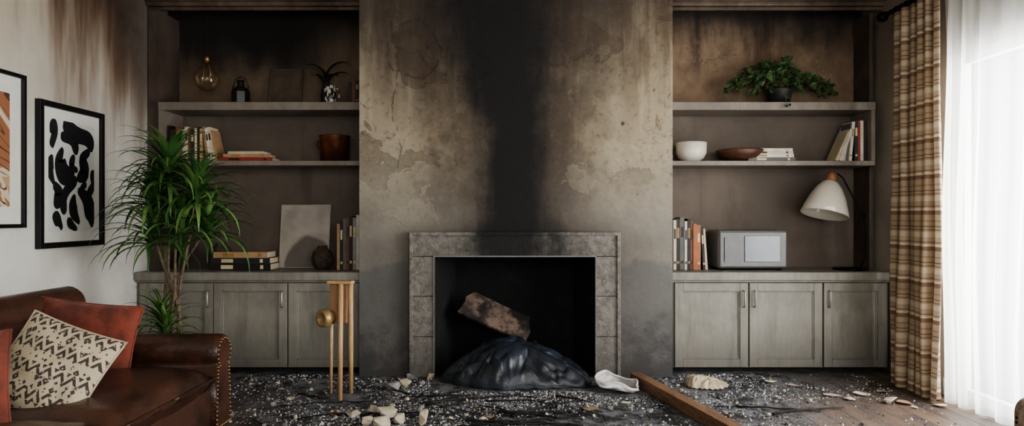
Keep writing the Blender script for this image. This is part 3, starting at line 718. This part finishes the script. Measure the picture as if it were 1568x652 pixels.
A=Vector((0.885,4.9,0.0)); B=Vector((1.24,3.5,0.0)); L=(B-A).length; ang=math.degrees(math.atan2(B.x-A.x,-(B.y-A.y)))
b.box((-0.04,-L,0),(0.04,0,0.075),M_beam,Matrix.Translation((A.x,A.y,0.002))@rot('Z',ang),r=0.004)
b.build('wooden_beam')
def near_beam(x,y,m=0.06):
    d=(B-A)/L; p=Vector((x,y,0))-A; s=p.dot(d); return -m<s<L+m and abs(p.x*d.y-p.y*d.x)<m
def heap(name,cx,cy,rx,ry,h,mat,nz=0.05,fr=9,n=90,seed=0,shape=1.0,z0=0.0):
    b=MB()
    def fn(u,v):
        a=2*u-1; c=2*v-1
        x=a*math.sqrt(1-c*c/2); y=c*math.sqrt(1-a*a/2); r=min(1,math.hypot(x,y))
        P=Vector((x*rx*fr+seed,y*ry*fr,seed))
        e=(1-r**2)**shape if r<1 else 0
        z=h*e*(0.8+0.5*noise.noise(P*0.35))+nz*(noise.noise(P)+0.5*noise.noise(P*2.7))*min(1,e*4)
        return (cx+x*rx,cy+y*ry,z0+max(z,0.0)+0.001)
    b.grid(fn,n,n,mat); return b.build(name)
t=NT('ash_and_char',0.95); n1=t.noise(14,6,0.7); n2=t.noise(70,3)
c=t.mix(C(20,19,19),C(64,62,62),n1.sm(0.5,0.75)); c=t.mix(c,C(150,150,150),n2.sm(0.64,0.72)*0.6); t.col(c); t.bump(n1+n2*0.5,0.9,0.02); M_ash=t.m
heap('charred_debris_heap',0.02,5.385,0.44,0.18,0.27,M_ash,0.05,16,90,seed=3,z0=0.014)
def tri(s): s=s-math.floor(s); return 1-abs(2*s-1)
# cloth in a slumped heap: long curving rounded folds; overlapping folds saturate instead of piling up
def sheet(name,cx,cy,rx,ry,hfn,mat,folds,amp,wid,nu,nv,seed,main=0.0,spread=0.7):
    rr=random.Random(seed); b=MB(); F=[]
    for i in range(folds):
        px,py=rr.uniform(-rx,rx)*0.9,rr.uniform(-ry,ry)*0.95
        a=main+rr.gauss(0,spread); ln=rr.uniform(0.4,1.0)*rx; F.append((px,py,math.cos(a),math.sin(a),ln,rr.uniform(0.5,1.3)*wid,rr.uniform(0.4,1.0)*amp,rr.uniform(-2.2,2.2)/rx,rr.choice((1,1,-0.8))))
    N=lambda x,y,z: noise.noise(Vector((x,y,z+seed)))
    def fn(u,v):
        a=2*u-1; c=2*v-1
        x=a*math.sqrt(1-c*c/2); y=c*math.sqrt(1-a*a/2); r=min(1.0,math.hypot(x,y)); th=math.atan2(y,x)
        X,Y=x*rx,y*ry; wX=X+0.015*N(X*9,Y*9,1); wY=Y+0.015*N(X*9,Y*9,4)
        e=max(0.0,1-r**3)**0.5; s=0
        for (px,py,ca,sa,ln,w,am,cv,sg) in F:
            dx,dy=wX-px,wY-py; al=dx*ca+dy*sa; pe=-dx*sa+dy*ca-cv*al*al*0.5
            q=1-abs(al)/ln
            if q<=0: continue
            m=1-abs(pe)/w
            if m<=0: continue
            m=m*m*(3-2*m)*0.6+m*0.4
            s+=sg*am*m*min(1,q*1.6)
        A_=amp*0.85; s=A_*math.tanh(s/A_)
        z=hfn(x,y)*e+s*min(1,e*1.3)+0.004*N(X*22,Y*22,7)*e
        rad=1+0.07*math.sin(th*5+seed)+0.08*N(math.cos(th)*2,math.sin(th)*2,2)+0.03*math.sin(th*13+seed)
        return (cx+X*rad,cy+Y*rad,max(z,0.0)+0.003+0.008*tri(th*4)*(r**4))
    b.grid(fn,nu,nv,mat); o=b.build(name)
    return o
def mix1(a,b_,f): f=max(0,min(1,f)); f=f*f*(3-2*f); return a+(b_-a)*f
def tarp_h(x,y):
    p=mix1(0.20,0.325,(x+0.95)/0.6) if x<-0.2 else mix1(0.325,0.13,(x+0.15)/1.1)
    return p*(0.80+0.26*y)
t=NT('dark_tarp_fabric',0.36); n1=t.noise(5,5); n2=t.noise(34,4,0.6,0.8); c=t.mix(C(46,52,62),C(27,31,37),n1.sm(0.35,0.65)); c=t.mix(c,C(98,104,112),t.noise(30,5,0.7).sm(0.62,0.76)*0.35); t.col(c); t.bump(n2*0.5+t.noise(12,4,0.5,1.5),0.35,0.009); M_tarp=t.m
sheet('crumpled_tarp',0.065,4.925,0.525,0.225,tarp_h,M_tarp,60,0.036,0.042,320,180,11,main=-0.3,spread=0.6)
t=NT('beige_cloth',0.9); n=t.noise(12,4); t.col(t.mix(C(196,182,158),C(152,138,116),n.sm(0.35,0.65))); t.bump(t.noise(20,4,0.6,1),0.3,0.005)
sheet('crumpled_cloth',1.37,4.80,0.145,0.10,lambda x,y:0.055*(1-0.6*x),t.m,26,0.018,0.02,120,100,8,main=0.5,spread=0.9)
b=MB(); t=NT('burnt_board',0.8); n=t.noise(9,6,0.7); c=t.mix(C(112,94,82),C(54,43,38),n.sm(0.4,0.6)); c=t.mix(c,C(24,20,19),t.noise(4,5,0.6,off=3).sm(0.5,0.62)); t.col(c); t.bump(n,0.6,0.01); M_bb2=t.m
M=Matrix.Translation((-0.13,5.33,0.42))@rot('Y',24)@rot('X',42)
out=[(-0.28,-0.12),(-0.2,-0.13),(0.12,-0.12),(0.29,-0.12),(0.30,-0.02),(0.27,0.06),(0.26,0.12),(0.05,0.12),(-0.22,0.13),(-0.27,0.05),(-0.26,0.0)]
vs=[(x,y,-0.010) for x,y in out]+[(x,y,0.010) for x,y in out]; m=len(out)
b.add(vs,[list(range(m))[::-1],list(range(m,2*m))]+[[i,(i+1)%m,m+(i+1)%m,m+i] for i in range(m)],M_bb2,False,M)
b.build('broken_board')
def chunk(b,c,s,mat,flat=0.6):
    bm=bmesh.new(); sx,sy=R.uniform(0.8,1.15),R.uniform(0.55,0.9)
    for i in range(13):
        v=Vector((R.uniform(-1,1),R.uniform(-1,1),R.uniform(-1,1)))
        if v.length>1.15: v*=1.15/v.length
        bm.verts.new((v.x*sx,v.y*sy,v.z*flat))
    bmesh.ops.convex_hull(bm,input=bm.verts[:])
    bmesh.ops.delete(bm,geom=[g for g in bm.verts if not g.link_faces],context='VERTS')
    bmesh.ops.bevel(bm,geom=bm.edges[:],offset=0.04,segments=1,affect='EDGES')
    bm.verts.index_update(); mz=min(v.co.z for v in bm.verts); Mz=rot('Z',R.uniform(0,360))
    b.add([Mz@Vector((v.co.x*s,v.co.y*s,(v.co.z-mz)*s)) for v in bm.verts],[[v.index for v in f.verts] for f in bm.faces],mat,False,Matrix.Translation(c)); bm.free()
M_pl=simple('plaster_chunk',(200,190,170),0.9,rgb2=(156,144,124),scale=16,bump=0.6)
M_pl2=simple('grey_rubble',(148,146,142),0.95,rgb2=(80,78,76),scale=16,bump=0.6)
def fl(px,py): # floor measurement (1568-wide frame) -> metres
    Y=1.2*1045/(py-330); return ((px-784)*Y/1045,Y,0.0)
b=MB()
for px,py,s,mt in [(543,638,0.055,M_pl),(592,640,0.085,M_pl),(612,648,0.055,M_pl),(648,648,0.075,M_pl),(562,652,0.065,M_pl),(585,655,0.06,M_pl),(575,632,0.045,M_pl),(602,597,0.055,M_pl2),(621,594,0.06,M_pl),(630,582,0.05,M_pl2),(660,580,0.045,M_pl),(612,582,0.035,M_pl2),(645,590,0.035,M_pl2),(560,600,0.025,M_pl2),(515,640,0.02,M_pl),(1365,618,0.045,M_pl),(1300,612,0.02,M_pl),(1330,606,0.02,M_pl),(1200,600,0.02,M_pl),(1240,615,0.02,M_pl),(860,605,0.02,M_pl2),(1020,590,0.03,M_pl2),(440,620,0.02,M_pl),(470,600,0.02,M_pl2),(1400,625,0.02,M_pl)]:
    chunk(b,fl(px,py),s,mt)
def blocked(x,y): return near_beam(x,y,0.07) or (-0.58<x<0.68 and y>4.66) or math.hypot(x-1.37,y-4.8)<0.17 or math.hypot(x-0.73,y-4.68)<0.18 or math.hypot(x+1.15,y-4.54)<0.13 or (-1.2<x<1.25 and y>5.03) or x>2.62
for i in range(360):
    x=R.gauss(-0.2,1.15); y=R.uniform(3.5,5.05)
    if blocked(x,y) or not -1.9<x<2.6: continue
    chunk(b,(x,y,0),R.uniform(0.007,0.022),R.choice([M_pl2,M_pl2,M_pl]),0.7)
b.build('plaster_rubble')
t=NT('debris_bits',0.9); rn=t.rnd(); c=t.mix(C(26,25,25),C(122,122,124),rn.sm(0.3,0.58)); c=t.mix(c,C(210,210,212),rn.sm(0.58,0.92)); t.col(c); M_bits=t.m
b=MB(); cnt=0
while cnt<18000:
    x=R.gauss(0.0,1.35); y=R.uniform(3.4,5.16)
    if not(-2.0<x<2.62) or blocked(x,y): continue
    dn=noise.noise(Vector((x*1.6,y*1.6,0)))+0.5*noise.noise(Vector((x*4,y*4,3)))
    if R.random()>0.28+0.9*dn+0.35*max(0,1-abs(x-0.1)/1.6)+(0.2 if y>4.5 else 0): continue
    s=R.uniform(0.002,0.0075)*(1.9 if R.random()<0.05 else 1); a=R.uniform(0,2*pi)
    ca,sa=math.cos(a)*s,math.sin(a)*s
    h=s*R.uniform(0.5,1.2)
    b.add([(x+ca,y+sa,0.0005),(x-sa*1.2,y+ca,0.0005),(x-ca,y-sa*0.8,0.0005),(x+sa,y-ca,0.0005),(x+ca*0.2,y+sa*0.3,h)],[(0,1,4),(1,2,4),(2,3,4),(3,0,4)],M_bits)
    cnt+=1
b.build('ash_debris_scatter')
b=MB(); 
for i in range(70):
    x=R.gauss(0.05,0.75); y=R.uniform(3.75,4.58); L2=R.uniform(0.15,0.6); a=R.uniform(-0.6,0.6)+(pi if R.random()<.5 else 0); pts=[]
    if 0.6<x+math.cos(a)*L2<1.4 or 0.45<x<1.4 or not -1.6<x+math.cos(a)*L2<2.4 or x<-1.6: continue
    r=R.uniform(0.003,0.010)
    for k in range(7):
        a+=R.uniform(-0.22,0.22); pts.append((x,y,r+0.002+0.012*math.sin(k/6*pi)*R.random())); x+=math.cos(a)*L2/6; y+=math.sin(a)*L2/6
    b.tube(pts,[r*(1-0.07*k) for k in range(7)],M_char,6)
b.build('charred_sticks')
b=MB(); M_pk=simple('pink_paper',(196,166,154),0.9); M_cp=simple('cream_paper',(214,202,178),0.9); M_cb=simple('cardboard_scrap',(160,124,92),0.9)
for px,py,s,mt in [(1275,606,0.07,M_pk),(1300,612,0.05,M_pk),(1320,604,0.06,M_cp),(905,628,0.06,M_cb),(512,634,0.05,M_cb),(445,612,0.04,M_cp),(430,598,0.03,M_cp),(1385,618,0.06,M_cb),(1180,585,0.05,M_cp),(1215,592,0.05,M_pk),(1440,622,0.05,M_cp),(960,618,0.04,M_cp),(750,640,0.04,M_cb),(700,620,0.03,M_cp),(390,590,0.04,M_cp),(1350,600,0.04,M_pk)]:
    c0=Vector(fl(px,py)); a=R.uniform(0,6); n=6
    vs=[c0+Vector((math.cos(a+k*2*pi/n)*s*R.uniform(0.6,1.1),math.sin(a+k*2*pi/n)*s*R.uniform(0.5,0.9),0.004+R.uniform(0,0.015))) for k in range(n)]
    vs.append(c0+Vector((0,0,0.012))); b.add(vs,[[k,(k+1)%n,n] for k in range(n)],mt)
b.build('paper_scraps')
# dented, broken white plastic shell lying on the floor
b=MB(); M_pw=simple('white_plastic',(224,222,218),0.35,var=0.08); M_pi=simple('white_plastic_inner',(180,176,172),0.5)
Mx=rot('Z',-16)@rot('Y',10)@rot('X',8)
def shell(rr):
    def fn(u,v):
        th=u*2*pi; k=v
        wid=0.5+0.5*math.cos(th)
        rx=0.150*(1-0.10*math.sin(3*th+1)); ry=0.115*(0.66+0.5*(1-wid))*(1+0.10*math.sin(5*th))
        q=math.sin(k*pi*0.60); zz=-0.042*math.cos(k*pi*0.60)*1.1
        dent=0.022*noise.noise(Vector((math.cos(th)*2.4,math.sin(th)*2.4,k*4)))
        lift=0.018*math.sin(th*3)*k*k
        return ((rx*q+dent)*math.cos(th)*rr,(ry*q+dent)*math.sin(th)*rr,(zz+lift)*rr)
    return fn
mnz=min((Mx@Vector(shell(1.0)(i/40,j/16))).z for i in range(41) for j in range(17))
Mx=Matrix.Translation((0.73,4.68,-mnz+0.003))@Mx
b.grid(shell(1.0),48,18,M_pw,True,Mx); b.grid(shell(0.95),48,18,M_pi,True,Mx)
rim=[Mx@Vector(shell(0.975)(i/48,1.0)) for i in range(49)]; b.tube(rim,0.005,M_pw,8)
b.build('broken_plastic_bowl')
b=MB(); t=NT('beige_boucle',0.95); n=t.noise(60,3); t.col(t.mix(C(170,152,132),C(134,116,98),n.sm(0.35,0.65))); t.bump(n,0.5,0.006); M_bou=t.m
ax0,ay0=1.885,1.75
b.box((ax0+0.02,ay0+0.05,0.12),(ax0+0.8,ay0+0.82,0.30),M_bou,r=0.03,seg=3)
b.box((ax0+0.16,ay0+0.16,0.30),(ax0+0.66,ay0+0.84,0.42),M_bou,r=0.05,seg=4,smooth=True)
for q in (ax0,ax0+0.66): b.box((q,ay0+0.05,0.13),(q+0.16,ay0+0.86,0.53),M_bou,r=0.07,seg=6,smooth=True)
b.box((ax0+0.05,ay0,0.13),(ax0+0.77,ay0+0.17,0.82),M_bou,r=0.07,seg=6,smooth=True)
for x in (ax0+0.1,ax0+0.72):
    for y in (ay0+0.1,ay0+0.76): b.lathe([(0.015,0),(0.022,0.13)],(x,y,0),M_tan,12)
for k in range(18): b.lathe([(0.006,0),(0.004,0.004),(0,0.005)],(0,0,0),M_blackmetal,8,Matrix.Translation((ax0+0.001,ay0+0.80,0.14+k*0.018))@rot('Y',-90))
b.build('armchair')

# ---------------- light, world, camera ----------------
w=bpy.data.worlds.new('World'); bpy.context.scene.world=w; w.use_nodes=True
w.node_tree.nodes['Background'].inputs[0].default_value=(0.90,0.94,1.0,1); w.node_tree.nodes['Background'].inputs[1].default_value=0.52
def area(name,loc,target,sx,sy,power,col):
    l=bpy.data.lights.new(name,'AREA'); l.shape='RECTANGLE'; l.size=sx; l.size_y=sy; l.energy=power; l.color=col
    o=bpy.data.objects.new(name,l); o.location=loc; d=Vector(target)-Vector(loc); o.rotation_euler=d.to_track_quat('-Z','Y').to_euler(); bpy.context.scene.collection.objects.link(o)
area('window_daylight',(3.35,3.05,1.25),(0,3.05,1.15),2.8,2.3,330,(1.0,0.985,0.965))
area('rear_fill',(0.9,-1.2,1.9),(0,5,1.0),3.2,2.0,86,(1.0,0.97,0.92))  # soft fill lamp added unseen behind the camera to lift the room evenly
cam=bpy.data.cameras.new('camera'); cam.lens=24; cam.sensor_width=36; co=bpy.data.objects.new('camera',cam); co.location=(0,0,1.2); co.rotation_euler=(pi/2,0,0)
cam.shift_y=0.0026; cam.clip_start=0.05; bpy.context.scene.collection.objects.link(co); bpy.context.scene.camera=co
vs=bpy.context.scene.view_settings; vs.view_transform='AgX'
try: vs.look='AgX - Medium High Contrast'
except Exception: pass
vs.exposure=0.45
